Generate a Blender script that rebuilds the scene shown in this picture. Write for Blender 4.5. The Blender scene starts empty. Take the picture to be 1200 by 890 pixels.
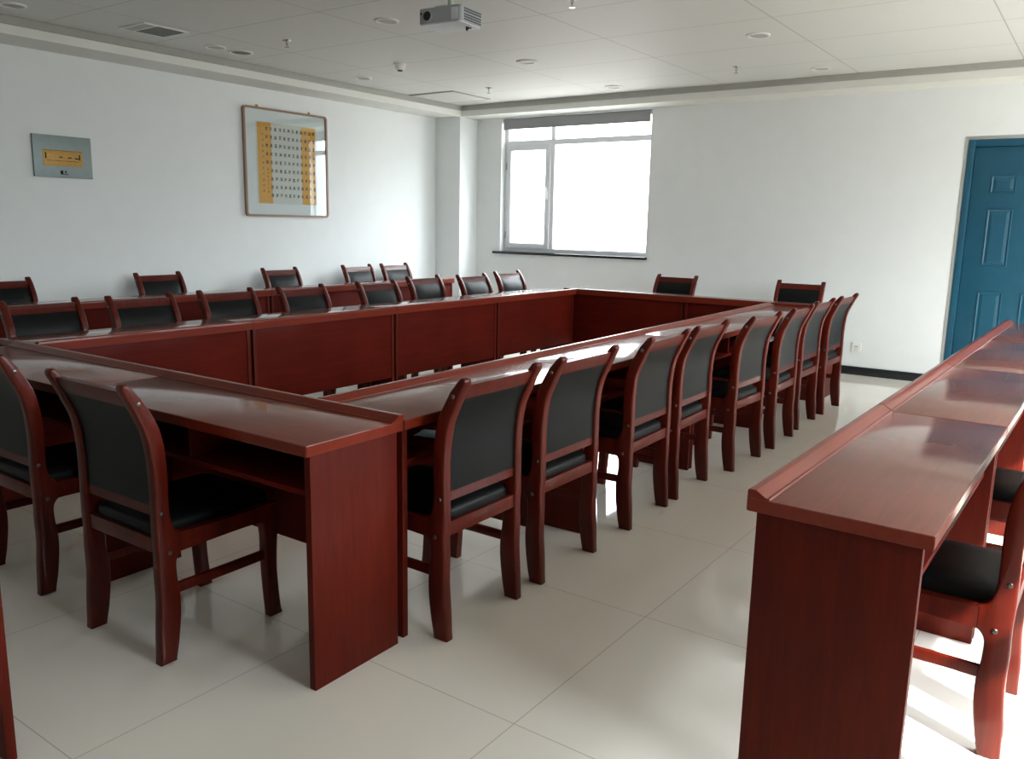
import bpy, bmesh, math, random
from mathutils import Vector, Matrix
C = bpy.context.scene
COL = C.collection
PI = math.pi

# ------------------------------------------------------------------ camera
F_PX, YAW, PITCH, ROLL, CAM_H = 975.8872, -.6157, -.1849, .0196, 1.3626
fw = Vector((math.sin(YAW)*math.cos(PITCH), math.cos(YAW)*math.cos(PITCH), math.sin(PITCH)))
rt = Vector((math.cos(YAW), -math.sin(YAW), 0)); up = rt.cross(fw)
r2 = math.cos(ROLL)*rt + math.sin(ROLL)*up; u2 = -math.sin(ROLL)*rt + math.cos(ROLL)*up
cam_d = bpy.data.cameras.new('camera'); cam = bpy.data.objects.new('camera', cam_d); COL.objects.link(cam)
cam.matrix_world = Matrix(((r2.x, u2.x, -fw.x, 0), (r2.y, u2.y, -fw.y, 0), (r2.z, u2.z, -fw.z, CAM_H), (0, 0, 0, 1)))
cam_d.sensor_width = 36; cam_d.sensor_fit = 'HORIZONTAL'; cam_d.lens = F_PX/1200*36; cam_d.clip_start = .02
C.camera = cam

# ------------------------------------------------------------------ light and exposure
SKY_STRENGTH, SUN_STRENGTH, EXPOSURE = 8.4, 15.0, 0.82
SUN_ELEV = 42.3
vs = C.view_settings
vs.view_transform = 'Standard'; vs.look = 'None'; vs.gamma = 1; vs.use_curve_mapping = False; vs.exposure = EXPOSURE
world = bpy.data.worlds.new('hazy_sky'); C.world = world; world.use_nodes = True
bg = world.node_tree.nodes['Background']; bg.inputs['Strength'].default_value = SKY_STRENGTH
wn_ = world.node_tree; wt = wn_.nodes.new('ShaderNodeTexCoord'); wsx = wn_.nodes.new('ShaderNodeSeparateXYZ'); wr = wn_.nodes.new('ShaderNodeValToRGB')
wn_.links.new(wt.outputs['Generated'], wsx.inputs[0]); wm = wn_.nodes.new('ShaderNodeMapRange'); wm.inputs['From Min'].default_value = -1
wn_.links.new(wsx.outputs['Z'], wm.inputs['Value']); wn_.links.new(wm.outputs[0], wr.inputs['Fac']); wn_.links.new(wr.outputs['Color'], bg.inputs['Color'])
wr.color_ramp.elements[0].position = .44; wr.color_ramp.elements[0].color = (.42, .41, .39, 1)      # pale hazy ground below the horizon
wr.color_ramp.elements[1].position = .75; wr.color_ramp.elements[1].color = (1.75, 1.86, 1.96, 1)
el = wr.color_ramp.elements.new(.52); el.color = (.60, .635, .66, 1)
sun_d = bpy.data.lights.new('sun', 'SUN'); sun = bpy.data.objects.new('sun', sun_d); COL.objects.link(sun)
sun_d.energy = SUN_STRENGTH; sun_d.angle = math.radians(.6); sun_d.color = (1, .97, .92)
e = math.radians(SUN_ELEV)
sd = Vector((.89*math.cos(e), -.456*math.cos(e), math.sin(e)))           # towards the sun
sun.rotation_euler = sd.to_track_quat('Z', 'Y').to_euler(); sun.location = sd*20
# daylight portals: they only tell the renderer where the sky comes in
def portal(loc, sx, sz, rot):
    d = bpy.data.lights.new('window_portal', 'AREA'); d.shape = 'RECTANGLE'; d.size = sx; d.size_y = sz; d.cycles.is_portal = True
    o = bpy.data.objects.new('window_portal', d); o.location = loc; o.rotation_euler = rot; COL.objects.link(o)
XL, XR, YB, YF, ZC, ZS = -6.87, 1.70, 8.345, -2.6, 2.72, 2.60
BW = (-6.125, -4.15, 1.03, 2.60)                                         # back window: x0, x1, z0, z1
RW = [(1.1, 2.05), (2.9, 5.6), (6.0, 7.6)]                                # windows in the right wall: y0, y1
RZ = (.9, 2.57)
portal(((BW[0]+BW[1])/2, YB+.26, (BW[2]+BW[3])/2), BW[1]-BW[0], BW[3]-BW[2], (-PI/2, 0, 0))
for y0, y1 in RW: portal((XR+.26, (y0+y1)/2, (RZ[0]+RZ[1])/2), RZ[1]-RZ[0], y1-y0, (0, PI/2, 0))
C.cycles.max_bounces = 10; C.cycles.diffuse_bounces = 6; C.cycles.glossy_bounces = 4; C.cycles.transparent_max_bounces = 12
C.cycles.caustics_reflective = False; C.cycles.caustics_refractive = False; C.cycles.sample_clamp_indirect = 6

# ------------------------------------------------------------------ materials
def new_mat(name):
    m = bpy.data.materials.new(name); m.use_nodes = True
    nt = m.node_tree
    return m, nt, nt.nodes['Principled BSDF']
def lin(r, g, b):
    f = lambda c: (c/255/12.92) if c/255 <= .04045 else ((c/255+.055)/1.055)**2.4
    return (f(r), f(g), f(b), 1)
def plain(name, col, rough=.5, metal=0, spec=.5, noise=.0, nscale=30):
    m, nt, b = new_mat(name)
    b.inputs['Roughness'].default_value = rough; b.inputs['Metallic'].default_value = metal; b.inputs['Specular IOR Level'].default_value = spec
    b.inputs['Base Color'].default_value = col
    if noise:
        t = nt.nodes.new('ShaderNodeTexCoord'); n = nt.nodes.new('ShaderNodeTexNoise'); n.inputs['Scale'].default_value = nscale; n.inputs['Detail'].default_value = 4
        nt.links.new(t.outputs['Object'], n.inputs['Vector'])
        r = nt.nodes.new('ShaderNodeValToRGB')
        r.color_ramp.elements[0].position = .3; r.color_ramp.elements[1].position = .7
        r.color_ramp.elements[0].color = tuple(c*(1-noise) for c in col[:3])+(1,); r.color_ramp.elements[1].color = tuple(min(1, c*(1+noise)) for c in col[:3])+(1,)
        nt.links.new(n.outputs['Fac'], r.inputs['Fac']); nt.links.new(r.outputs['Color'], b.inputs['Base Color'])
    return m
def wood(name, c0, c1, rough=.3, axis=0, coat=.3, crough=.12, spec=.5, cior=1.5):
    m, nt, b = new_mat(name); L = nt.links
    t = nt.nodes.new('ShaderNodeTexCoord'); mp = nt.nodes.new('ShaderNodeMapping')
    s = [22, 22, 22]; s[axis] = 1.6; mp.inputs['Scale'].default_value = s
    L.new(t.outputs['Object'], mp.inputs['Vector'])
    n1 = nt.nodes.new('ShaderNodeTexNoise'); n1.inputs['Scale'].default_value = 2.2; n1.inputs['Detail'].default_value = 7; n1.inputs['Roughness'].default_value = .65; n1.inputs['Distortion'].default_value = .6
    L.new(mp.outputs['Vector'], n1.inputs['Vector'])
    n2 = nt.nodes.new('ShaderNodeTexNoise'); n2.inputs['Scale'].default_value = 3.0; n2.inputs['Detail'].default_value = 2
    L.new(t.outputs['Object'], n2.inputs['Vector'])
    mx = nt.nodes.new('ShaderNodeMath'); mx.operation = 'MULTIPLY_ADD'; mx.inputs[1].default_value = .6
    ad = nt.nodes.new('ShaderNodeMath'); ad.operation = 'MULTIPLY'; ad.inputs[1].default_value = .4
    L.new(n2.outputs['Fac'], ad.inputs[0]); L.new(n1.outputs['Fac'], mx.inputs[0]); L.new(ad.outputs[0], mx.inputs[2])
    r = nt.nodes.new('ShaderNodeValToRGB'); r.color_ramp.elements[0].position = .36; r.color_ramp.elements[1].position = .66
    r.color_ramp.elements[0].color = c0; r.color_ramp.elements[1].color = c1
    L.new(mx.outputs[0], r.inputs['Fac']); L.new(r.outputs['Color'], b.inputs['Base Color'])
    b.inputs['Roughness'].default_value = rough; b.inputs['Coat Weight'].default_value = coat; b.inputs['Coat Roughness'].default_value = crough; b.inputs['Specular IOR Level'].default_value = spec; b.inputs['Coat IOR'].default_value = cior
    return m
W_DESK = wood('cherry_desktop', lin(98, 40, 27), lin(118, 52, 36), .5, 0, 1.0, .1, .2, 1.34)
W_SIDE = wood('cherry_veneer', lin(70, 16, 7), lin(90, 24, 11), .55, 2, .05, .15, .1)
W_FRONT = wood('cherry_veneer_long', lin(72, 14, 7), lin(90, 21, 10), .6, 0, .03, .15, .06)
W_EDGE = wood('cherry_edge', lin(100, 29, 14), lin(118, 39, 19), .45, 0, .6, .08, .15, 1.3)
W_CHAIR = wood('mahogany_lacquer', lin(64, 13, 5), lin(90, 23, 9), .45, 2, .24, .09, .14)
LEATHER = plain('black_leather', lin(7, 10, 10), .45, 0, .19, .12, 220)
STEEL = plain('bolt_steel', lin(112, 106, 98), .35, 1)
WALL = plain('white_wall_paint', lin(226, 229, 229), .75, 0, .25, .012, 6)
SOFFIT = plain('white_soffit_paint', lin(224, 225, 219), .7, 0, .25, .01, 6)
CROWN = plain('grey_ceiling_moulding', lin(162, 162, 156), .55, 0, .3, .02, 20)
BLACK_TILE = plain('black_baseboard', lin(22, 28, 30), .3, 0, .5, .1, 30)
STONE = plain('black_sill_stone', lin(24, 24, 30), .25, 0, .5, .15, 60)
PVC = plain('white_pvc', lin(226, 228, 232), .35, 0, .45, .01, 10)
BLIND = plain('grey_blind_fabric', lin(150, 150, 152), .9, 0, .1, .04, 300)
DOOR = plain('teal_door_paint', lin(22, 76, 98), .42, 0, .4, .05, 12)
PROJ = plain('silver_plastic', lin(160, 164, 168), .4, 0, .5, .02, 60)
PROJ_L = plain('pale_silver_plastic', lin(205, 210, 214), .35, 0, .5, .01, 60)
DARK = plain('dark_grille', lin(48, 54, 62), .6, 0, .3, .05, 90)
LENS = plain('lens_glass', lin(8, 8, 10), .08, 0, .6, .05, 10)
GREYM = plain('grey_metal_plate', lin(128, 140, 140), .45, .35, .5, .05, 25)
BRASS = plain('brass_inset', lin(166, 128, 62), .45, .4, .5, .1, 40)
INK = plain('ink', lin(26, 24, 24), .8, 0, .2, .05, 80)
WHITEP = plain('white_fitting', lin(222, 222, 218), .5, 0, .4, .01, 20)
GREYP = plain('grey_diffuser', lin(164, 165, 162), .5, 0, .4, .02, 20)
VENT = plain('grey_vent_mesh', lin(104, 108, 104), .6, 0, .3, .08, 120)
BRACKET = plain('pale_green_bracket', lin(190, 200, 186), .4, .3, .5, .02, 30)
FRAMEW = plain('brown_picture_frame', lin(140, 110, 92), .4, 0, .4, .06, 60)
MAT_W = plain('white_mount_board', lin(226, 232, 234), .8, 0, .2, .01, 40)
GOLD = plain('gold_paper', lin(226, 164, 52), .75, 0, .2, .08, 60)
PAPER = plain('speckled_paper', lin(214, 216, 210), .85, 0, .2, .09, 260)
SHEET = plain('pale_paper', lin(190, 204, 214), .7, 0, .3, .04, 90)
CHROME = plain('chrome', lin(200, 200, 200), .2, 1)
def glass_mat(name, gloss):
    m = bpy.data.materials.new(name); m.use_nodes = True; nt = m.node_tree; nt.nodes.clear()
    out = nt.nodes.new('ShaderNodeOutputMaterial'); mix = nt.nodes.new('ShaderNodeMixShader'); tr = nt.nodes.new('ShaderNodeBsdfTransparent'); gl = nt.nodes.new('ShaderNodeBsdfGlossy')
    ge = nt.nodes.new('ShaderNodeNewGeometry'); dt = nt.nodes.new('ShaderNodeVectorMath'); dt.operation = 'DOT_PRODUCT'
    nt.links.new(ge.outputs['Incoming'], dt.inputs[0]); nt.links.new(ge.outputs['Normal'], dt.inputs[1])
    def mth(op, a, b=None):
        n = nt.nodes.new('ShaderNodeMath'); n.operation = op
        for i, v in enumerate((a, b)):
            if v is None: continue
            if isinstance(v, (int, float)): n.inputs[i].default_value = v
            else: nt.links.new(v, n.inputs[i])
        return n.outputs[0]
    sch = mth('POWER', mth('SUBTRACT', 1.0, mth('ABSOLUTE', dt.outputs['Value'])), 5.0)
    f0 = ((gloss-1)/(gloss+1))**2; fres = mth('ADD', mth('MULTIPLY', sch, 1-f0), f0)       # Schlick, the same from both sides
    tr.inputs['Color'].default_value = (.97, .985, .98, 1); gl.inputs['Roughness'].default_value = .015
    nt.links.new(fres, mix.inputs[0]); nt.links.new(tr.outputs[0], mix.inputs[1]); nt.links.new(gl.outputs[0], mix.inputs[2]); nt.links.new(mix.outputs[0], out.inputs['Surface'])
    return m
GLASS = glass_mat('window_glass', 1.5)
PICGLASS = glass_mat('picture_glass', 1.9)
def gridded(name, col, line, x0, dx, y0, dy, half, rough, spec, var, coat=0):
    """flat colour with straight joints at x0 + k dx and y0 + k dy (metres in the room)"""
    m, nt, b = new_mat(name); L = nt.links; N = nt.nodes.new
    t = N('ShaderNodeTexCoord'); sp = N('ShaderNodeSeparateXYZ'); L.new(t.outputs['Object'], sp.inputs[0])
    masks = []; cells = []
    for ax, o, d in (('X', x0, dx), ('Y', y0, dy)):
        a = N('ShaderNodeMath'); a.operation = 'SUBTRACT'; a.inputs[1].default_value = o; L.new(sp.outputs[ax], a.inputs[0])
        w = N('ShaderNodeMath'); w.operation = 'PINGPONG'; w.inputs[1].default_value = d/2; L.new(a.outputs[0], w.inputs[0])
        c = N('ShaderNodeMath'); c.operation = 'LESS_THAN'; c.inputs[1].default_value = half; L.new(w.outputs[0], c.inputs[0]); masks.append(c)
        q = N('ShaderNodeMath'); q.operation = 'DIVIDE'; q.inputs[1].default_value = d; L.new(a.outputs[0], q.inputs[0])
        fl = N('ShaderNodeMath'); fl.operation = 'FLOOR'; L.new(q.outputs[0], fl.inputs[0]); cells.append(fl)
    mm = N('ShaderNodeMath'); mm.operation = 'MAXIMUM'; L.new(masks[0].outputs[0], mm.inputs[0]); L.new(masks[1].outputs[0], mm.inputs[1])
    cb = N('ShaderNodeCombineXYZ'); L.new(cells[0].outputs[0], cb.inputs[0]); L.new(cells[1].outputs[0], cb.inputs[1])
    wn = N('ShaderNodeTexWhiteNoise'); L.new(cb.outputs[0], wn.inputs['Vector'])
    ns = N('ShaderNodeTexNoise'); ns.inputs['Scale'].default_value = 2.5; ns.inputs['Detail'].default_value = 5; L.new(t.outputs['Object'], ns.inputs['Vector'])
    ad = N('ShaderNodeMath'); ad.operation = 'ADD'; L.new(wn.outputs['Value'], ad.inputs[0]); L.new(ns.outputs['Fac'], ad.inputs[1])
    mr = N('ShaderNodeMapRange'); mr.inputs['From Max'].default_value = 2; mr.inputs['To Min'].default_value = 1-var; mr.inputs['To Max'].default_value = 1+var; L.new(ad.outputs[0], mr.inputs['Value'])
    vm = N('ShaderNodeVectorMath'); vm.operation = 'SCALE'; vm.inputs[0].default_value = col[:3]; L.new(mr.outputs[0], vm.inputs['Scale'])
    mix = N('ShaderNodeMix'); mix.data_type = 'RGBA'; L.new(mm.outputs[0], mix.inputs['Factor']); L.new(vm.outputs[0], mix.inputs['A']); mix.inputs['B'].default_value = line
    L.new(mix.outputs['Result'], b.inputs['Base Color']); b.inputs['Roughness'].default_value = rough; b.inputs['Specular IOR Level'].default_value = spec; b.inputs['Coat Weight'].default_value = coat; b.inputs['Coat Roughness'].default_value = .03
    return m
FLOOR = gridded('polished_cream_tile', lin(236, 229, 219), lin(194, 186, 172), -1.189, .8064, 1.723, .8064, .0016, .07, .75, .02)
CEIL = gridded('white_ceiling_panel', lin(211, 212, 208), lin(172, 172, 167), -.75, 1.243, 3.2, .822, .0042, .6, .3, .012)

# ------------------------------------------------------------------ mesh helpers
def link(name, bm, m, parent=None, bevel=0, seg=2, smooth=True, angle=32, loc=None):
    if bevel:
        bmesh.ops.bevel(bm, geom=bm.edges[:], offset=bevel, segments=seg, profile=.6, affect='EDGES', clamp_overlap=True)
    bmesh.ops.recalc_face_normals(bm, faces=bm.faces[:])
    me = bpy.data.meshes.new(name); bm.to_mesh(me); bm.free(); me.materials.append(m)
    if smooth:
        for p in me.polygons: p.use_smooth = True
        me.set_sharp_from_angle(angle=math.radians(angle))
    o = bpy.data.objects.new(name, me); COL.objects.link(o)
    if parent: o.parent = parent
    if loc: o.location = loc
    return o
def box(bm, x0, x1, y0, y1, z0, z1):
    v = [bm.verts.new((x, y, z)) for x in (x0, x1) for y in (y0, y1) for z in (z0, z1)]
    for f in ((0, 1, 3, 2), (4, 6, 7, 5), (0, 4, 5, 1), (2, 3, 7, 6), (0, 2, 6, 4), (1, 5, 7, 3)): bm.faces.new([v[i] for i in f])
def boxes(*bs):
    bm = bmesh.new()
    for b in bs: box(bm, *b)
    return bm
def prism(bm, pts, a0, a1, axis='x'):
    """closed outline pts (u, v) swept along axis from a0 to a1; axis x: (u, v) = (y, z), axis y: (x, z), axis z: (x, y)"""
    def P(a, u, v): return {'x': (a, u, v), 'y': (u, a, v), 'z': (u, v, a)}[axis]
    A = [bm.verts.new(P(a0, u, v)) for u, v in pts]; B = [bm.verts.new(P(a1, u, v)) for u, v in pts]
    n = len(pts); bm.faces.new(A); bm.faces.new(B[::-1])
    for i in range(n): bm.faces.new((A[i], B[i], B[(i+1) % n], A[(i+1) % n]))
def cyl(bm, c, axis, r0, r1, h, n=20):
    """closed cylinder or cone from c along axis ('x', 'y', 'z', sign by h)"""
    def P(a, u, v): return {'x': (c[0]+a, c[1]+u, c[2]+v), 'y': (c[0]+u, c[1]+a, c[2]+v), 'z': (c[0]+u, c[1]+v, c[2]+a)}[axis]
    A = [bm.verts.new(P(0, r0*math.cos(2*PI*i/n), r0*math.sin(2*PI*i/n))) for i in range(n)]
    B = [bm.verts.new(P(h, r1*math.cos(2*PI*i/n), r1*math.sin(2*PI*i/n))) for i in range(n)]
    bm.faces.new(A); bm.faces.new(B[::-1])
    for i in range(n): bm.faces.new((A[i], B[i], B[(i+1) % n], A[(i+1) % n]))
def lathe(bm, c, prof, n=28, flip=1):
    """prof: (radius, dz) from c, closed at both ends"""
    rings = []
    for r, dz in prof:
        rings.append([bm.verts.new((c[0]+r*math.cos(2*PI*i/n), c[1]+r*math.sin(2*PI*i/n), c[2]+dz)) for i in range(n)])
    for a, b in zip(rings, rings[1:]):
        for i in range(n): bm.faces.new((a[i], a[(i+1) % n], b[(i+1) % n], b[i]))
    bm.faces.new(rings[0]); bm.faces.new(rings[-1][::-1])
def rrect(hx, hy, r, n=5, cx=0, cy=0):
    pts = []
    for sx, sy, a in ((1, 1, 0), (-1, 1, 90), (-1, -1, 180), (1, -1, 270)):
        for k in range(n+1):
            t = math.radians(a+90*k/n); pts.append((cx+sx*(hx-r)+r*math.cos(t), cy+sy*(hy-r)+r*math.sin(t)))
    return pts
def empty(name, loc=(0, 0, 0), rz=0):
    o = bpy.data.objects.new(name, None); COL.objects.link(o); o.location = loc; o.rotation_euler = (0, 0, rz); o.empty_display_size = .1
    return o
def tag(o, label, cat, group=None):
    o['label'] = label; o['category'] = cat
    if group: o['group'] = group
    return o
def struct(o, label, cat):
    o['kind'] = 'structure'; return tag(o, label, cat)
def kids(o): return [c for c in bpy.data.objects if c.parent == o]
def copy_tree(o, parent=None):
    c = o.copy(); COL.objects.link(c)
    if parent: c.parent = parent
    for k in kids(o): copy_tree(k, c)
    return c

# ------------------------------------------------------------------ the room
TH = .24
struct(link('floor', boxes((XL-TH, XR+TH, YF-TH, YB+TH, -.15, 0)), FLOOR, smooth=False), 'polished cream floor tiles with thin grey joints', 'floor')
struct(link('ceiling', boxes((XL-TH, XR+TH, YF-TH, YB+TH, ZC, ZC+.15)), CEIL, smooth=False), 'white panelled ceiling with thin joints', 'ceiling')
COLX, COLY = -6.487, 8.0
struct(link('wall_left', boxes((XL-TH, XL, YF-TH, YB+TH, 0, ZC)), WALL, smooth=False), 'white side wall with the framed calligraphy', 'wall')
struct(link('wall_front', boxes((XL, XR, YF-TH, YF, 0, ZC)), WALL, smooth=False), 'white wall at the end of the room opposite the window wall', 'wall')
DX0, DX1, DZ = -1.12, -.20, 2.15
struct(link('wall_back', boxes((XL, BW[0], YB, YB+TH, 0, ZC), (BW[0], BW[1], YB, YB+TH, 0, BW[2]), (BW[0], BW[1], YB, YB+TH, BW[3], ZC),
    (BW[1], DX0, YB, YB+TH, 0, ZC), (DX0, DX1, YB, YB+TH, DZ, ZC), (DX0, DX1, YB+.1, YB+TH, 0, DZ), (DX1, XR+TH, YB, YB+TH, 0, ZC)), WALL, smooth=False), 'white wall with the window and the teal door', 'wall')
struct(link('wall_corner', boxes((XL, COLX, COLY, YB, 0, ZS)), WALL, bevel=.004, smooth=True), 'white square pillar in the corner beside the window', 'wall')
bs = []; ys = [YF-TH] + [v for p in RW for v in p] + [YB]
for a, b in zip(ys[::2], ys[1::2]): bs.append((XR, XR+TH, a, b, 0, ZC))
for a, b in RW: bs += [(XR, XR+TH, a, b, 0, RZ[0]), (XR, XR+TH, a, b, RZ[1], ZC)]
struct(link('wall_right', boxes(*bs), WALL, smooth=False), 'white window wall beside the single table row', 'wall')
# dropped soffit round the room with a grey moulding on its inner edge
SW, SB, SR = .40, .345, .40
for nm, b, cr, lab in (
    ('trim_1', (XL, XL+SW, YF, YB, ZS, ZC), (XL+SW, XL+SW+.022, YF+SW, YB-SB-.022, 2.664, ZC), 'dropped white soffit along the picture wall'),
    ('trim_2', (XL+SW, XR-SR, YB-SB, YB, ZS, ZC), (XL+SW, XR-SR, YB-SB-.022, YB-SB, 2.664, ZC), 'dropped white soffit above the window and the door'),
    ('trim_3', (XR-SR, XR, YF, YB, ZS, ZC), (XR-SR-.022, XR-SR, YF+SW, YB-SB-.022, 2.664, ZC), 'dropped white soffit above the side windows'),
    ('trim_4', (XL+SW, XR-SR, YF, YF+SW, ZS, ZC), (XL+SW, XR-SR, YF+SW, YF+SW+.022, 2.664, ZC), 'dropped white soffit at the camera end')):
    t = struct(link(nm, boxes(b), SOFFIT, smooth=False), lab, 'soffit')
    link('moulding', boxes(cr), CROWN, t, bevel=.004)
for nm, b, lab in (('baseboard_left', (XL, XL+.012, YF, COLY, 0, .08), 'black tile baseboard along the picture wall'),
                   ('baseboard_back', (COLX, DX0-.02, YB-.012, YB, 0, .08), 'black tile baseboard under the window wall'),
                   ('baseboard_right', (XR-.012, XR, YF, YB, 0, .08), 'black tile baseboard under the side windows')):
    struct(link(nm, boxes(b), BLACK_TILE, bevel=.002), lab, 'baseboard')

def window(nm, lab, W, H, d0, place, rz, detail=True):
    """built facing -y: x 0..W, z 0..H, frame plane at y 0..0.06"""
    root = struct(empty(nm, place, rz), lab, 'window')
    f = .045; mx = .665*1.0; tz = H*.795
    mx = .655 if detail else W/2
    link('frame', boxes((0, f, 0, .06, 0, H), (W-f*.4, W, 0, .06, 0, H), (f, W-f*.4, 0, .06, 0, .05), (f, W-f*.4, 0, .06, H-.05, H), (mx, mx+.055, 0, .06, .05, H-.05),
        (f, mx, 0, .06, tz, tz+.062), (mx+.055, W-f*.4, 0, .06, tz, tz+.062)), PVC, root, bevel=.004)
    x0, x1, z0, z1 = f-.004, mx+.004, .046, tz+.004
    s = link('casement', boxes((x0, x0+.06, -.022, .035, z0, z1), (x1-.065, x1, -.022, .035, z0, z1), (x0+.06, x1-.065, -.022, .035, z0, z0+.06), (x0+.06, x1-.065, -.022, .035, z1-.06, z1)), PVC, root, bevel=.005)
    h = boxes((x1-.045, x1-.022, -.035, -.02, .62, .72), (x1-.04, x1-.027, -.05, -.035, .62, .76)); link('handle', h, PVC, s, bevel=.004)
    link('hinge', boxes((x0-.012, x0+.004, -.026, -.004, .16, .24), (x0-.012, x0+.004, -.026, -.004, H*.62, H*.62+.08)), GREYP, s, bevel=.003)
    for (a, b, c, d) in ((x0+.05, x1-.055, z0+.05, z1-.05), (mx+.05, W-f*.4+.004, .045, tz+.005), (f-.005, mx+.005, tz+.057, H-.045), (mx+.05, W-f*.4+.004, tz+.057, H-.045)):
        link('pane', boxes((a, b, .026, .031, c, d)), GLASS, root, smooth=False)
    return root
w1 = window('window_1', 'white casement window over a black sill, overexposed daylight outside', BW[1]-BW[0], BW[3]-BW[2], 0, (BW[0], YB+.085, BW[2]), 0)
link('sill', boxes((-.09, BW[1]-BW[0]+.02, -.125, .0, -.028, .0)), STONE, w1, bevel=.004)
for i, (y0, y1) in enumerate(RW):
    w = window('window_%d' % (i+2), 'white framed side window in the wall beside the single table row, number %s from the camera' % ('one', 'two', 'three')[i], y1-y0, RZ[1]-RZ[0], 0, (XR+.085, y1, RZ[0]), -PI/2, False)
    link('sill', boxes((-.03, y1-y0+.03, -.125, 0, -.028, 0)), STONE, w, bevel=.004)
rb = tag(empty('roller_blind', ((BW[0]+BW[1])/2, YB+.03, ZS)), 'grey roller blind rolled up at the top of the window', 'blind')
hw = (BW[1]-BW[0])/2-.012
bm = bmesh.new(); cyl(bm, (-hw+.01, 0, -.035), 'x', .027, .027, 2*hw-.02); link('tube', bm, BLIND, rb)
link('fabric', boxes((-hw+.02, hw-.005, -.029, -.0255, -.127, -.03)), BLIND, rb)
bm = bmesh.new(); prism(bm, rrect(.008, .007, .004, 3, -.0275, -.13), -hw+.02, hw-.005); link('bottom_bar', bm, BLIND, rb)
# teal door with six raised panels
d = struct(empty('door_1', (DX0, YB, 0)), 'teal six panel door with a teal frame', 'door')
DW = DX1-DX0
link('door_frame', boxes((0, .055, -.012, .09, 0, DZ), (DW-.055, DW, -.012, .09, 0, DZ), (.055, DW-.055, -.012, .09, DZ-.06, DZ)), DOOR, d, bevel=.004)
link('casing', boxes((-.03, 0, -.004, .02, 0, DZ+.03), (DW, DW+.03, -.004, .02, 0, DZ+.03), (0, DW, -.004, .02, DZ, DZ+.03)), GREYP, d, bevel=.002)
leaf = link('door_leaf', boxes((.058, DW-.058, .012, .055, .005, DZ-.063)), DOOR, d, bevel=.003)
bm = bmesh.new()
for a, b in ((.20, .395), (.525, .72)):
    for z0, z1 in ((1.70, 1.85), (1.08, 1.57), (.22, .86)):
        A = [(a, .0121, z0), (b, .0121, z0), (b, .0121, z1), (a, .0121, z1)]; i1, i2 = .014, .045
        rings = []
        for ins, yy in ((0, .0125), (.008, .002), (.02, .010), (.045, .004)):
            rings.append([bm.verts.new(p) for p in ((a+ins, yy, z0+ins), (b-ins, yy, z0+ins), (b-ins, yy, z1-ins), (a+ins, yy, z1-ins))])
        for r_, s_ in zip(rings, rings[1:]):
            for i in range(4): bm.faces.new((r_[i], r_[(i+1) % 4], s_[(i+1) % 4], s_[i]))
        bm.faces.new(rings[-1]); bm.faces.new(rings[0][::-1])
link('door_panel', bm, DOOR, d, smooth=False)
bm = bmesh.new(); cyl(bm, (DW-.11, .012, 1.0), 'y', .024, .024, -.012); cyl(bm, (DW-.11, 0, 1.0), 'y', .01, .01, -.04); box(bm, DW-.21, DW-.1, -.05, -.036, .99, 1.012)
link('door_handle', bm, CHROME, d)

# ------------------------------------------------------------------ tables
ML, D, T, RISE, SLAB = 1.23, .397, .75, .02, .034
def make_table(L=ML):
    root = empty('conference_table')
    top = link('tabletop', boxes((.0008, L-.0008, 0, D, T-SLAB, T)), W_DESK, root, bevel=.004)
    bm = bmesh.new(); prism(bm, [(D-.0535, T-.002), (D-.0535, T+.001), (D-.0525, T+.0032), (D-.0500, T+.0045), (D-.0475, T+.0040), (D-.0455, T+.0024), (D-.021, T+RISE), (D-.003, T+RISE), (D, T+RISE-.003), (D, T-.002)], .0008, L-.0008)
    link('raised_edge', bm, W_EDGE, top, bevel=.0012, seg=1)
    bm = bmesh.new(); z0, z1 = T-SLAB, T
    box(bm, .0004, .0012, .002, D-.002, z0+.002, z1-.003); box(bm, L-.0012, L-.0004, .002, D-.002, z0+.002, z1-.003); box(bm, .003, L-.003, -.0006, .0008, z0+.003, z1-.003); box(bm, .003, L-.003, D-.0008, D+.0006, z0+.003, z1+.004)
    link('edge_band', bm, W_EDGE, top, smooth=False)
    for a, b in ((.009, .034), (L-.034, L-.009)):
        link('side_panel', boxes((a, b, .020, D-.022, 0, z0)), W_SIDE, root, bevel=.0025)
    link('modesty_panel', boxes((.034, L-.034, D-.044, D-.028, .255, z0)), W_FRONT, root, bevel=.0015)
    link('shelf', boxes((.034, L-.034, .045, D-.044, .582, .598)), W_FRONT, root, bevel=.0015)
    link('divider', boxes((L/2-.008, L/2+.008, .055, D-.044, .598, z0)), W_FRONT, root, bevel=.0015)
    return root
proto_t = make_table(); first_t = [True]
def put_table(x, y, rz, label, group):
    o = proto_t if first_t[0] else copy_tree(proto_t); first_t[0] = False
    o.location = (x, y, 0); o.rotation_euler = (0, 0, rz); return tag(o, label, 'table', group)
ORD = ['first', 'second', 'third', 'fourth', 'fifth', 'sixth', 'seventh', 'eighth']
# row across the near end of the square
aN = .0116
xNe, yNu = -1.737, 1.482
for k, lab in enumerate(('cherry table with its bare end panel at the near corner of the square', 'cherry table with two chairs tucked under it, at the near edge of the square')):
    s = ML*(k+1); put_table(xNe-s*math.cos(aN), yNu-s*math.sin(aN), aN, lab, 'tables of the square')
# row on the aisle side
aR = PI/2+.0223; ox, oy = -1.742, 1.885
for k in range(4):
    put_table(ox+ML*k*math.cos(aR), oy+ML*k*math.sin(aR), aR, 'cherry table on the aisle side of the square, %s one behind the bare end panel' % ORD[k], 'tables of the square')
# row parallel to the picture wall
for k in range(4):
    put_table(-4.483, 6.806-ML*(3-k)+0, -PI/2, 'cherry table on the picture side of the square, %s one counted toward the window' % ORD[k], 'tables of the square')
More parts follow.
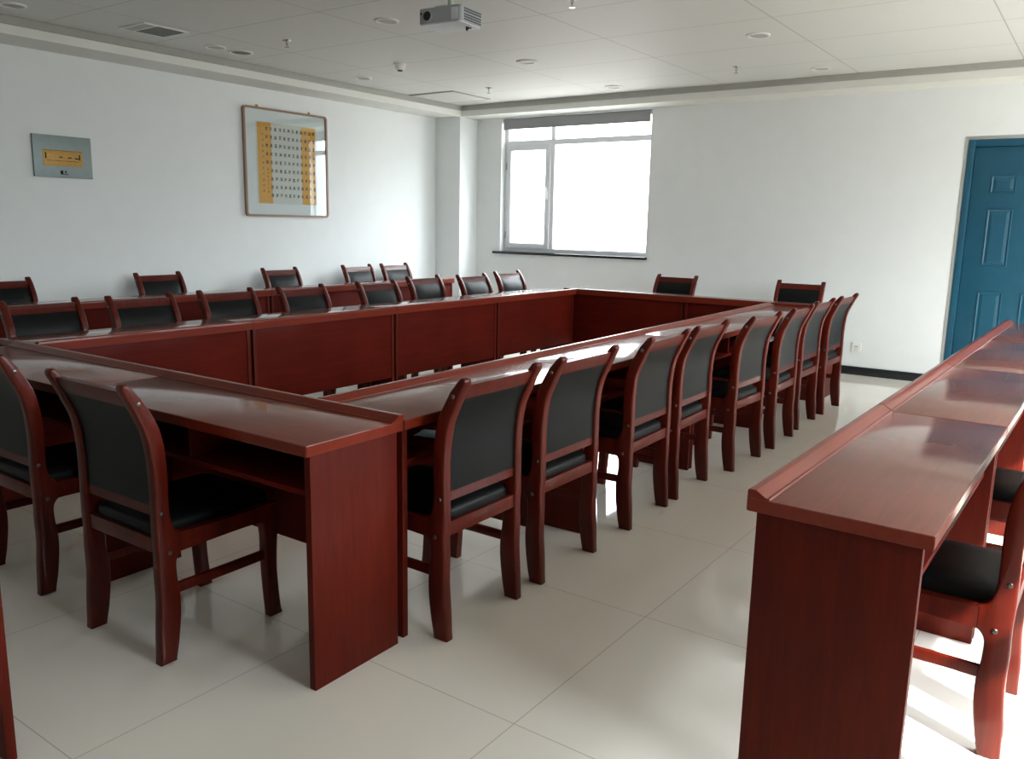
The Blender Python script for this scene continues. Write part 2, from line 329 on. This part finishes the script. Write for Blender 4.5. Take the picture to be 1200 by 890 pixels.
# row under the window end
for k, lab in enumerate(('cherry table at the window end of the square, by the aisle chairs', 'cherry table at the window end of the square, straight below the window')):
    put_table(-1.775-ML*k, 7.208, PI, lab, 'tables of the square')
# single row on the door side
aE = PI/2-.015; ox, oy = -.223, 1.825
for k in range(4):
    put_table(ox+(ML+.006)*k*math.cos(aE), oy+(ML+.006)*k*math.sin(aE), aE,
        ('big cherry table with its end panel facing us, heading the row toward the teal door', 'second table in the single row leading to the teal door', 'third table in the single row leading to the teal door', 'last table of the single row, standing before the teal door')[k], 'tables of the single row')
# outer row by the picture wall
for k in range(4):
    put_table(-6.207, 7.09-ML*(3-k), -PI/2, 'table of the outer row along the picture wall, %s one counted toward the window' % ORD[k], 'tables of the outer row')
put_table(-2.089, -.384, PI/2, 'table at the bottom corner of the view, only one bright upright panel edge showing', None)

# ------------------------------------------------------------------ chairs (built facing +y, origin on the floor at the back of the rear feet)
BK = [(0, 0), (.004, .10), (.011, .2), (.010, .285), (.012, .36), (.010, .42), (.011, .50), (.012, .59), (.009, .674), (.001, .739), (-.018, .793), (-.033, .838), (-.045, .866), (-.048, .880), (-.043, .891), (-.031, .894), (-.019, .884)]
FT = [(.008, .846), (.031, .796), (.048, .749), (.057, .689), (.059, .611), (.057, .53), (.058, .478), (.064, .445), (.076, .424), (.096, .413), (.096, .353), (.082, .343), (.071, .320), (.072, .27), (.079, .207), (.077, .142), (.066, .06), (.053, 0)]
_lean = lambda p: (p[0]-.022*max(0, (p[1]-.60)/.29)**1.5, p[1])
BK = [_lean(p) for p in BK]; FT = [_lean(p) for p in FT]
def interp(tab, z):
    if z <= tab[0][1]: return tab[0][0]
    for (d0, z0), (d1, z1) in zip(tab, tab[1:]):
        if z0 <= z <= z1: return d0+(d1-d0)*(z-z0)/(z1-z0)
    return tab[-1][0]
FTu = sorted(((d_, z_) for d_, z_ in FT if z_ > .47), key=lambda p: p[1])
def mid(z): return (interp(BK[:13], z)+interp(FTu, z))/2
HW, PT = .218, .037                                        # half width, post thickness
def curved(z0, z1, nz, half, ny0, ny1, nx=8, puff=0, off=0):
    """a panel following the curve of the posts; ny0 / ny1: thickness behind / before the mid line"""
    bm = bmesh.new(); G = []
    for side in (0, 1):
        g = []
        for j in range(nz+1):
            z = z0+(z1-z0)*j/nz; row = []
            for i in range(nx+1):
                u = -1+2*i/nx; v = -1+2*j/nz
                y = mid(z)+off+(ny1+puff*(1-u**4)*(1-v**4) if side else -ny0)
                row.append(bm.verts.new((u*half, y, z)))
            g.append(row)
        G.append(g)
    for side in (0, 1):
        for j in range(nz):
            for i in range(nx):
                q = (G[side][j][i], G[side][j][i+1], G[side][j+1][i+1], G[side][j+1][i]); bm.faces.new(q if side else q[::-1])
    for j in range(nz):
        for i in (0, nx): bm.faces.new((G[0][j][i], G[0][j+1][i], G[1][j+1][i], G[1][j][i]))
    for i in range(nx):
        for j in (0, nz): bm.faces.new((G[0][j][i], G[0][j][i+1], G[1][j][i+1], G[1][j][i]))
    return bm
def dense(pts, n=3):
    """Catmull-Rom smoothing of an open outline"""
    out = []
    for i in range(len(pts)-1):
        p0, p1, p2, p3 = pts[max(i-1, 0)], pts[i], pts[i+1], pts[min(i+2, len(pts)-1)]
        for k in range(n):
            t = k/n
            out.append(tuple(.5*((2*p1[a])+(-p0[a]+p2[a])*t+(2*p0[a]-5*p1[a]+4*p2[a]-p3[a])*t*t+(-p0[a]+3*p1[a]-3*p2[a]+p3[a])*t**3) for a in (0, 1)))
    out.append(pts[-1]); return out
def rounded_prism(pts, x0, x1, b=.007):
    """outline swept along x with rounded rims"""
    bm = bmesh.new(); n = len(pts)
    nrm = []
    area = sum(pts[i][0]*pts[(i+1) % n][1]-pts[(i+1) % n][0]*pts[i][1] for i in range(n)); sg = 1 if area > 0 else -1
    for i in range(n):
        a, c = pts[i-1], pts[(i+1) % n]; tx, ty = c[0]-a[0], c[1]-a[1]; l = math.hypot(tx, ty) or 1
        nrm.append((-ty/l*sg, tx/l*sg))
    rings = []
    for ins, xx in ((b, x0), (b*.3, x0+b*.3), (0, x0+b), (0, x1-b), (b*.3, x1-b*.3), (b, x1)):
        rings.append([bm.verts.new((xx, p[0]+m_[0]*ins, p[1]+m_[1]*ins)) for p, m_ in zip(pts, nrm)])
    for a, c in zip(rings, rings[1:]):
        for i in range(n): bm.faces.new((a[i], a[(i+1) % n], c[(i+1) % n], c[i]))
    bm.faces.new(rings[0]); bm.faces.new(rings[-1][::-1])
    return bm
post_up = dense(BK, 3); lo = [i for i, p in enumerate(FT) if p[1] == .353][0]
post_dn = dense(FT[:lo-0], 3) + dense(FT[lo:], 3)
FL = dense([(.395, .353), (.404, .30), (.404, .22), (.410, .10), (.418, 0)], 3) + dense([(.467, 0), (.459, .06), (.452, .17), (.456, .27), (.465, .345), (.465, .41)], 3) + [(.40, .411)]
def make_chair():
    root = empty('conference_chair')
    for s in (-1, 1):
        x0, x1 = sorted((s*HW, s*(HW-PT)))
        leg = link('rear_leg', rounded_prism(post_up+post_dn, x0, x1, .006), W_CHAIR, root, angle=50)
        for yy, zz in ((-.022, .832), (.03, .487), (.05, .356)):
            h = .004*s; bm = bmesh.new()
            n = 10; c0 = (s*HW-.001*s, yy, zz)
            A = [bm.verts.new((c0[0], yy+.0085*math.cos(2*PI*i/n), zz+.0085*math.sin(2*PI*i/n))) for i in range(n)]
            B = [bm.verts.new((c0[0]+h*.9, yy+.006*math.cos(2*PI*i/n), zz+.006*math.sin(2*PI*i/n))) for i in range(n)]
            t_ = bm.verts.new((c0[0]+h*1.3, yy, zz)); bm.faces.new(A)
            for i in range(n): bm.faces.new((A[i], A[(i+1) % n], B[(i+1) % n], B[i])); bm.faces.new((B[i], B[(i+1) % n], t_))
            link('bolt', bm, STEEL, leg)
        x0, x1 = sorted((s*HW*.995, s*(HW-PT)))
        link('front_leg', rounded_prism(FL, x0, x1, .005), W_CHAIR, root, angle=50)
        bm = bmesh.new(); prism(bm, dense([(.09, .413), (.2, .408), (.33, .408), (.402, .411)], 3)+dense([(.402, .353), (.33, .357), (.2, .355), (.09, .3515)], 3), *sorted((s*(HW-.0008), s*(HW-PT+.003))))
        link('seat_rail', bm, W_CHAIR, root, angle=40)
        link('stretcher', boxes((*sorted((s*(HW-.010), s*(HW-.027))), .07, .412, .214, .246)), W_CHAIR, root, bevel=.003)
    hi = HW-PT+.003
    link('apron', boxes((-hi, hi, .018, .040, .356, .404)), W_CHAIR, root, bevel=.003)
    link('apron', boxes((-hi, hi, .432, .456, .356, .405)), W_CHAIR, root, bevel=.003)
    link('crest_rail', curved(.818, .866, 4, hi, .013, .012, 4), W_CHAIR, root, bevel=0, angle=40)
    link('lower_rail', curved(.474, .505, 2, hi, .012, .010, 4), W_CHAIR, root, angle=40)
    link('backrest', curved(.503, .821, 10, hi-.001, .012, .010, 10, .018), LEATHER, root, angle=50)
    bm = bmesh.new(); rings = []; sx, y0, y1 = .1815, .030, .468
    for ins, z in ((.006, .392), (0, .400), (0, .428), (.006, .438), (.018, .445), (.045, .4505), (.09, .454)):
        P = rrect(sx-ins, (y1-y0)/2-ins, max(.05-ins*.6, .012), 5, 0, (y0+y1)/2)
        rings.append([bm.verts.new((p[0], p[1], z)) for p in P])
    n = len(rings[0])
    for a, b in zip(rings, rings[1:]):
        for i in range(n): bm.faces.new((a[i], a[(i+1) % n], b[(i+1) % n], b[i]))
    bm.faces.new(rings[0]); bm.faces.new(rings[-1][::-1])
    link('seat', bm, LEATHER, root, angle=60)
    return root
proto_c = make_chair(); first_c = [True]
def put_chair(x, y, rz, label, group):
    o = proto_c if first_c[0] else copy_tree(proto_c); first_c[0] = False
    o.location = (x, y, 0); o.rotation_euler = (0, 0, rz); return tag(o, label, 'chair', group)
put_chair(-2.440, 1.306, 0.01, 'whole chair with its dark back to the camera, pulled up to the near table', 'chairs at the near tables')
put_chair(-3.226, 1.325, 0.0, 'chair cut by the left picture edge, pulled up to the near table', 'chairs at the near tables')
RY = [2.172, 2.735, 3.465, 4.000, 4.660, 5.300, 5.920, 6.530]; RX = [-1.628, -1.628, -1.635, -1.648, -1.592, -1.582, -1.615, -1.608]; RR = [0, 0, .02, .02, -.04, .02, 0, -.02]
for k in range(8):
    put_chair(RX[k], RY[k], PI/2+RR[k], ('black backed wooden chair in the aisle row, %s one behind the bare end panel' % ORD[k]) if k < 7 else 'last black backed wooden chair of the aisle row, in front of the bare white wall', 'aisle side chairs')
LY = [2.285, 2.855, 3.480, 4.085, 4.860, 5.643, 6.205, 6.930]; LX = [-4.84, -4.79, -4.80, -4.75, -4.75, -4.940, -4.83, -4.940]
for k in range(8):
    put_chair(LX[k], LY[k], -PI/2, 'chair facing us over the picture side desks, %s one counted from the left picture edge' % ORD[k], 'chairs on the picture side of the square')
WY = [2.865, 4.137, 5.448, 6.498, 7.085]
WL = ('outermost chair against the picture wall, cut by the left picture edge', 'chair against the picture wall between the grey plaque and the calligraphy', 'chair against the wall straight below the framed calligraphy',
      'chair against the picture wall just past the calligraphy frame', 'chair against the picture wall next to the corner pillar')
for k in range(5): put_chair(-6.662, WY[k], -PI/2, WL[k], 'chairs against the picture wall')
put_chair(-3.515, 7.752, PI, 'chair at the window end of the square, just past the window sill', 'chairs at the window end')
put_chair(-2.310, 7.835, PI+.05, 'chair at the window end of the square, behind the desk corner by the aisle chairs', 'chairs at the window end')
put_chair(-.072, 2.565, PI/2-.02, 'chair tucked under the big end table by the row toward the teal door', 'chairs at the single row')
put_chair(-.055, 3.575, PI/2-.02, 'chair half hidden at the second table of the single row', 'chairs at the single row')

# ------------------------------------------------------------------ things on the walls
# framed calligraphy on the left wall (local: x along +y of the room, y = away from the wall)
pic = tag(empty('framed_calligraphy', (XL, 5.71, 1.905)), 'framed black brush calligraphy on white and gold paper under glass', 'picture')
pic.rotation_euler = (0, 0, PI/2)              # local x -> room +y, local -y -> room +x
pw, ph = .5225, .517
bm = bmesh.new()
o_, i_ = rrect(pw, ph, .035, 5), rrect(pw-.02, ph-.02, .02, 5)
def ring_frame(bm, A, B, y0, y1):
    n = len(A); vs_ = [[bm.verts.new((p[0], yy, p[1])) for p in P] for P, yy in ((A, y0), (A, y1), (B, y1), (B, y0))]
    for k in range(4):
        a, b = vs_[k], vs_[(k+1) % 4]
        for i in range(n): bm.faces.new((a[i], a[(i+1) % n], b[(i+1) % n], b[i]))
ring_frame(bm, o_, i_, -.002, -.03); link('frame', bm, FRAMEW, pic, bevel=0, angle=40)
link('mount_board', boxes((-pw+.015, pw-.015, -.012, -.003, -ph+.015, ph-.015)), MAT_W, pic, smooth=False)
bx0, bx1, bz0, bz1 = -.378, .390, -.393, .385
pap = link('paper', boxes((bx0, bx1, -.0132, -.0121, bz0, bz1)), PAPER, pic, smooth=False)
link('gold_strip', boxes((bx0+.018, -.193, -.0142, -.0133, bz0+.004, bz1-.004)), GOLD, pap, smooth=False)
link('gold_strip', boxes((.183, bx1-.022, -.0142, -.0133, bz0+.004, bz1-.004)), GOLD, pap, smooth=False)
rng = random.Random(7)
bm = bmesh.new()
def stroke(x0, z0, x1, z1, w):
    dx, dz = x1-x0, z1-z0; l = math.hypot(dx, dz) or 1; nx, nz = -dz/l*w/2, dx/l*w/2
    P = [(x0+nx, z0+nz), (x1+nx, z1+nz), (x1-nx, z1-nz), (x0-nx, z0-nz)]
    a = [bm.verts.new((p[0], -.0148, p[1])) for p in P]; b = [bm.verts.new((p[0], -.0143, p[1])) for p in P]
    bm.faces.new(a); bm.faces.new(b[::-1])
    for i in range(4): bm.faces.new((a[i], b[i], b[(i+1) % 4], a[(i+1) % 4]))
def glyph(cx, cz, s):
    w = s*.13
    for k in range(rng.choice((2, 3, 3, 4))):
        z = cz+s*(.42-.84*(k+rng.random()*.5)/3.4); h = s*rng.uniform(.28, .46); stroke(cx-h, z, cx+h, z+s*rng.uniform(-.05, .08), w)
    for k in range(rng.choice((1, 2, 2))):
        x = cx+s*rng.uniform(-.3, .3); stroke(x, cz+s*.45, x+s*rng.uniform(-.1, .1), cz-s*rng.uniform(.1, .45), w)
    stroke(cx, cz-s*.05, cx-s*.4, cz-s*.45, w)
    if rng.random() < .7: stroke(cx, cz-s*.05, cx+s*.42, cz-s*.45, w)
for c in range(13):
    x = .345-.0535*c-(.004 if c > 8 else 0)
    if c < 12:
        for r in range(9):
            if c == 11 and r > 4: break
            glyph(x, .325-.0795*r, .036)
    for r in range(14):
        if c == 12 and r < 11: glyph(x+.004, .27-.054*r, .019)
        if c == 11 and r < 7: glyph(x+.004, -.06-.036*r, .016)
link('brushwork', bm, INK, pap, smooth=False)
link('glass', boxes((-pw+.018, pw-.018, -.0235, -.0205, -ph+.018, ph-.018)), PICGLASS, pic, smooth=False)
for x in (-.345, .30): link('hanger', boxes((x-.012, x+.012, -.012, -.001, ph-.004, ph+.022)), BRASS, pic, bevel=.003)
# grey plaque with a brass inset
pl = tag(empty('wall_plaque', (XL, 3.473, 1.815), PI/2), 'grey metal wall plaque with a small brass inset above the outer chairs', 'plaque')
link('plate', boxes((-.228, .228, -.022, -.001, -.161, .161)), GREYM, pl, bevel=.003)
ins = link('brass_inset', boxes((-.158, .152, -.0245, -.0215, -.073, .050)), BRASS, pl, bevel=.001)
link('engraving', boxes((-.142, -.132, -.026, -.0243, -.02, .026), (-.032, -.008, -.026, -.0243, -.008, .0), (.034, .064, -.026, -.0243, -.010, -.002), (.09, .12, -.026, -.0243, -.014, -.004), (.123, .132, -.026, -.0243, -.020, .022),
    (-.135, .12, -.0255, -.0243, -.034, -.031), (-.15, .146, -.0255, -.0243, .044, .046)), INK, ins, smooth=False)
link('mark', boxes((-.032, -.010, -.0235, -.0215, -.136, -.106), (-.010, .03, -.0235, -.0215, -.136, -.131), (.004, .016, -.0235, -.0215, -.124, -.108)), INK, pl, smooth=False)
out = tag(empty('wall_outlet', (-1.877, YB, .267)), 'small white outlet plate low on the wall past the aisle chairs', 'outlet')
link('plate', boxes((-.043, .043, -.008, -.0005, -.043, .043)), WHITEP, out, bevel=.002); link('socket', boxes((-.016, .016, -.0095, -.0075, .0, .012), (-.012, -.006, -.0095, -.0075, -.022, -.01), (.006, .012, -.0095, -.0075, -.022, -.01)), GREYP, out, smooth=False)

# ------------------------------------------------------------------ ceiling fittings
def downlight(x, y, label, r=.085, m=GREYP, group='recessed downlights', nm='downlight'):
    root = tag(empty(nm, (x, y, ZC)), label, 'ceiling light' if nm == 'downlight' else 'speaker', group)
    bm = bmesh.new(); n = 28
    prof = [(r, 0), (r, -.006), (r-.006, -.010), (r-.016, -.010), (r-.020, -.004)]
    rings = [[bm.verts.new((q*math.cos(2*PI*i/n), q*math.sin(2*PI*i/n), z)) for i in range(n)] for q, z in prof]
    for a, b in zip(rings, rings[1:]):
        for i in range(n): bm.faces.new((a[i], a[(i+1) % n], b[(i+1) % n], b[i]))
    link('ring', bm, WHITEP, root, angle=40)
    bm = bmesh.new(); lathe(bm, (0, 0, 0), [(r-.018, -.001), (r-.019, -.004), (r*.5, -.005), (.005, -.0055)]); link('diffuser', bm, m, root)
    return root
for x, y, lab in ((-6.085, 4.37, 'round ceiling downlight beside the ceiling speaker'), (-4.25, 4.435, 'round downlight in the ceiling just before the projector'),
    (-6.078, 6.01, 'round downlight above the calligraphy, near the soffit'), (-4.24, 6.115, 'round downlight between the projector and the window'), (-4.222, 7.61, 'round downlight close above the window soffit'),
    (-2.239, 6.12, 'round downlight over the aisle chairs'), (-2.214, 7.605, 'round downlight near the soffit over the wall beside the door'), (-6.105, 2.84, 'round downlight in the ceiling corner above the plaque')):
    downlight(x, y, lab)
downlight(-6.085, 4.615, 'round grey ceiling speaker beside the downlight', .10, VENT, None, 'ceiling_speaker')
def sprinkler(x, y, label):
    root = tag(empty('sprinkler', (x, y, ZC)), label, 'sprinkler', 'ceiling sprinklers')
    bm = bmesh.new(); lathe(bm, (0, 0, 0), [(.036, 0), (.034, -.006), (.014, -.010), (.013, -.012)], 18); link('escutcheon', bm, CHROME, root)
    bm = bmesh.new(); lathe(bm, (0, 0, 0), [(.010, -.010), (.010, -.03), (.006, -.034), (.006, -.05)], 12); link('body', bm, CHROME, root)
    bm = bmesh.new(); lathe(bm, (0, 0, 0), [(.004, -.049), (.020, -.052), (.020, -.055), (.004, -.056)], 16); link('deflector', bm, CHROME, root)
for x, y, lab in ((-5.37, 4.50, 'small metal sprinkler between the vent and the smoke detector'), (-5.369, 7.08, 'small metal sprinkler beside the square louvred vent'), (-2.86, 4.60, 'metal sprinkler cut by the top edge beyond the projector'), (-2.803, 7.19, 'small metal sprinkler above the bare wall past the window')): sprinkler(x, y, lab)
sm = tag(empty('smoke_detector', (-5.27, 5.66, ZC)), 'white dome smoke detector on the ceiling', 'smoke detector')
bm = bmesh.new(); lathe(bm, (0, 0, 0), [(.055, 0), (.055, -.012), (.05, -.016)]); link('base', bm, WHITEP, sm)
bm = bmesh.new(); lathe(bm, (0, 0, 0), [(.045, -.014), (.045, -.035), (.032, -.05), (.02, -.054)]); link('dome', bm, WHITEP, sm)
bm = bmesh.new(); lathe(bm, (0, 0, 0), [(.024, -.05), (.022, -.062), (.012, -.064)], 10); link('sensor', bm, DARK, sm)
v = tag(empty('ceiling_vent', (-5.955, 3.755, ZC)), 'small rectangular ceiling vent with grey mesh above the plaque', 'vent')
bm = bmesh.new()
for b in ((-.165, .165, -.18, -.165, -.008, 0), (-.165, .165, .165, .18, -.008, 0), (-.165, -.15, -.165, .165, -.008, 0), (.15, .165, -.165, .165, -.008, 0), (-.15, .15, -.08, -.065, -.008, 0)): box(bm, *b)
link('frame', bm, WHITEP, v, smooth=False)
link('mesh_panel', boxes((-.15, .15, -.065, .165, -.005, -.0008)), VENT, v, smooth=False)
link('flap', boxes((-.15, .15, -.165, -.08, -.006, -.0008)), GREYP, v, smooth=False)
v = tag(empty('louvred_vent', (-6.115, 7.365, ZC)), 'large square louvred ceiling vent in the corner near the window', 'vent')
bm = bmesh.new()
for b in ((-.31, .31, -.325, -.30, -.012, 0), (-.31, .31, .30, .325, -.012, 0), (-.31, -.285, -.30, .30, -.012, 0), (.285, .31, -.30, .30, -.012, 0)): box(bm, *b)
link('frame', bm, GREYP, v, bevel=.002)
bm = bmesh.new()
for k in range(14):
    yy = -.28+.043*k; prism(bm, [(yy-.018, -.002), (yy+.012, -.012), (yy+.014, -.011), (yy-.016, -.001)], -.285, .285)
link('louvre', bm, WHITEP, v, smooth=False)

# ------------------------------------------------------------------ projector hanging from the ceiling
pj = tag(empty('projector', (-3.352, 4.04, 2.5), .09), 'silver projector hanging from the ceiling on a bracket', 'projector')
hx, hy, hz = .150, .120, .090
bm = bmesh.new(); prism(bm, rrect(hx, hy, .022, 5), .006, hz, 'z'); body = link('body', bm, PROJ, pj, bevel=.004, angle=40)
bm = bmesh.new(); prism(bm, rrect(hx-.008, hy-.006, .02, 5), 0, .008, 'z'); link('underside', bm, PROJ_L, pj, bevel=.003, angle=40)
bm = bmesh.new(); cyl(bm, (-.083, -hy+.004, .046), 'y', .033, .031, -.010, 24); ln = link('lens_ring', bm, PROJ, pj, angle=40)
bm = bmesh.new(); cyl(bm, (-.083, -hy-.004, .046), 'y', .027, .025, -.004, 24); link('lens', bm, LENS, ln, angle=40)
bm = bmesh.new(); cyl(bm, (-.128, -hy+.004, .062), 'y', .006, .006, -.008, 10); link('sensor_window', bm, LENS, pj)
bm = bmesh.new()
for r in range(5):
    for c in range(13):
        y = -.085+.0142*c; z = .014+.0135*r+(.004 if r > 2 else 0); box(bm, hx-.001, hx+.0016, y, y+.009, z, z+.008)
link('side_grille', bm, DARK, pj, smooth=False)
link('front_trim', boxes((.085, .128, -hy-.002, -hy+.003, .012, .078)), PROJ_L, pj, bevel=.001)
bm = bmesh.new(); cyl(bm, (.095, .03, .002), 'z', .009, .007, -.022, 12); box(bm, .09, .125, .026, .034, -.012, -.006); link('foot', bm, DARK, pj, angle=40)
bm = bmesh.new()
for x, y in ((-.06, -.06), (.06, -.05), (0, .07)):
    cyl(bm, (x, y, hz-.002), 'z', .007, .007, .018, 10)
    prism(bm, [(min(x, 0)-.008, hz+.014), (max(x, 0)+.008, hz+.014), (max(x, 0)+.008, hz+.020), (min(x, 0)-.008, hz+.020)], min(y, 0)-.008, max(y, 0)+.008, 'y')
cyl(bm, (0, 0, hz+.018), 'z', .02, .02, ZC-2.5-hz-.018-.008, 18); cyl(bm, (0, 0, ZC-2.5-.008), 'z', .055, .055, .008, 24)
link('ceiling_bracket', bm, BRACKET, pj, angle=40)

# ------------------------------------------------------------------ small things left in the open compartments
def sheet(x, y, rz, w, l, label, nm):
    bm = bmesh.new(); nx, ny = 6, 8; rg = random.Random(nm+label); G = [[], []]
    hh = [[.003+.006*abs(math.sin(i*1.3+j*.9))*rg.random() for i in range(nx+1)] for j in range(ny+1)]
    for s in (0, 1):
        for j in range(ny+1): G[s].append([bm.verts.new((w*(i/nx-.5), l*(j/ny-.5), hh[j][i]+(.0012 if s else 0))) for i in range(nx+1)])
    for s in (0, 1):
        for j in range(ny):
            for i in range(nx): bm.faces.new((G[s][j][i], G[s][j][i+1], G[s][j+1][i+1], G[s][j+1][i]))
    for j in range(ny):
        for i in (0, nx): bm.faces.new((G[0][j][i], G[0][j+1][i], G[1][j+1][i], G[1][j][i]))
    for i in range(nx):
        for j in (0, ny): bm.faces.new((G[0][j][i], G[0][j][i+1], G[1][j][i+1], G[1][j][i]))
    o = link(nm, bm, SHEET, None, loc=(x, y, .5975)); o.rotation_euler = (0, 0, rz)
    return tag(o, label, 'paper')
sheet(-1.93, 2.25, .3, .13, .10, 'crumpled pale paper in the open compartment beside the first aisle chair', 'paper_scrap')
sheet(-1.945, 5.78, .1, .21, .28, 'pale paper sheet in the compartment behind the fifth aisle chair', 'paper_sheet')
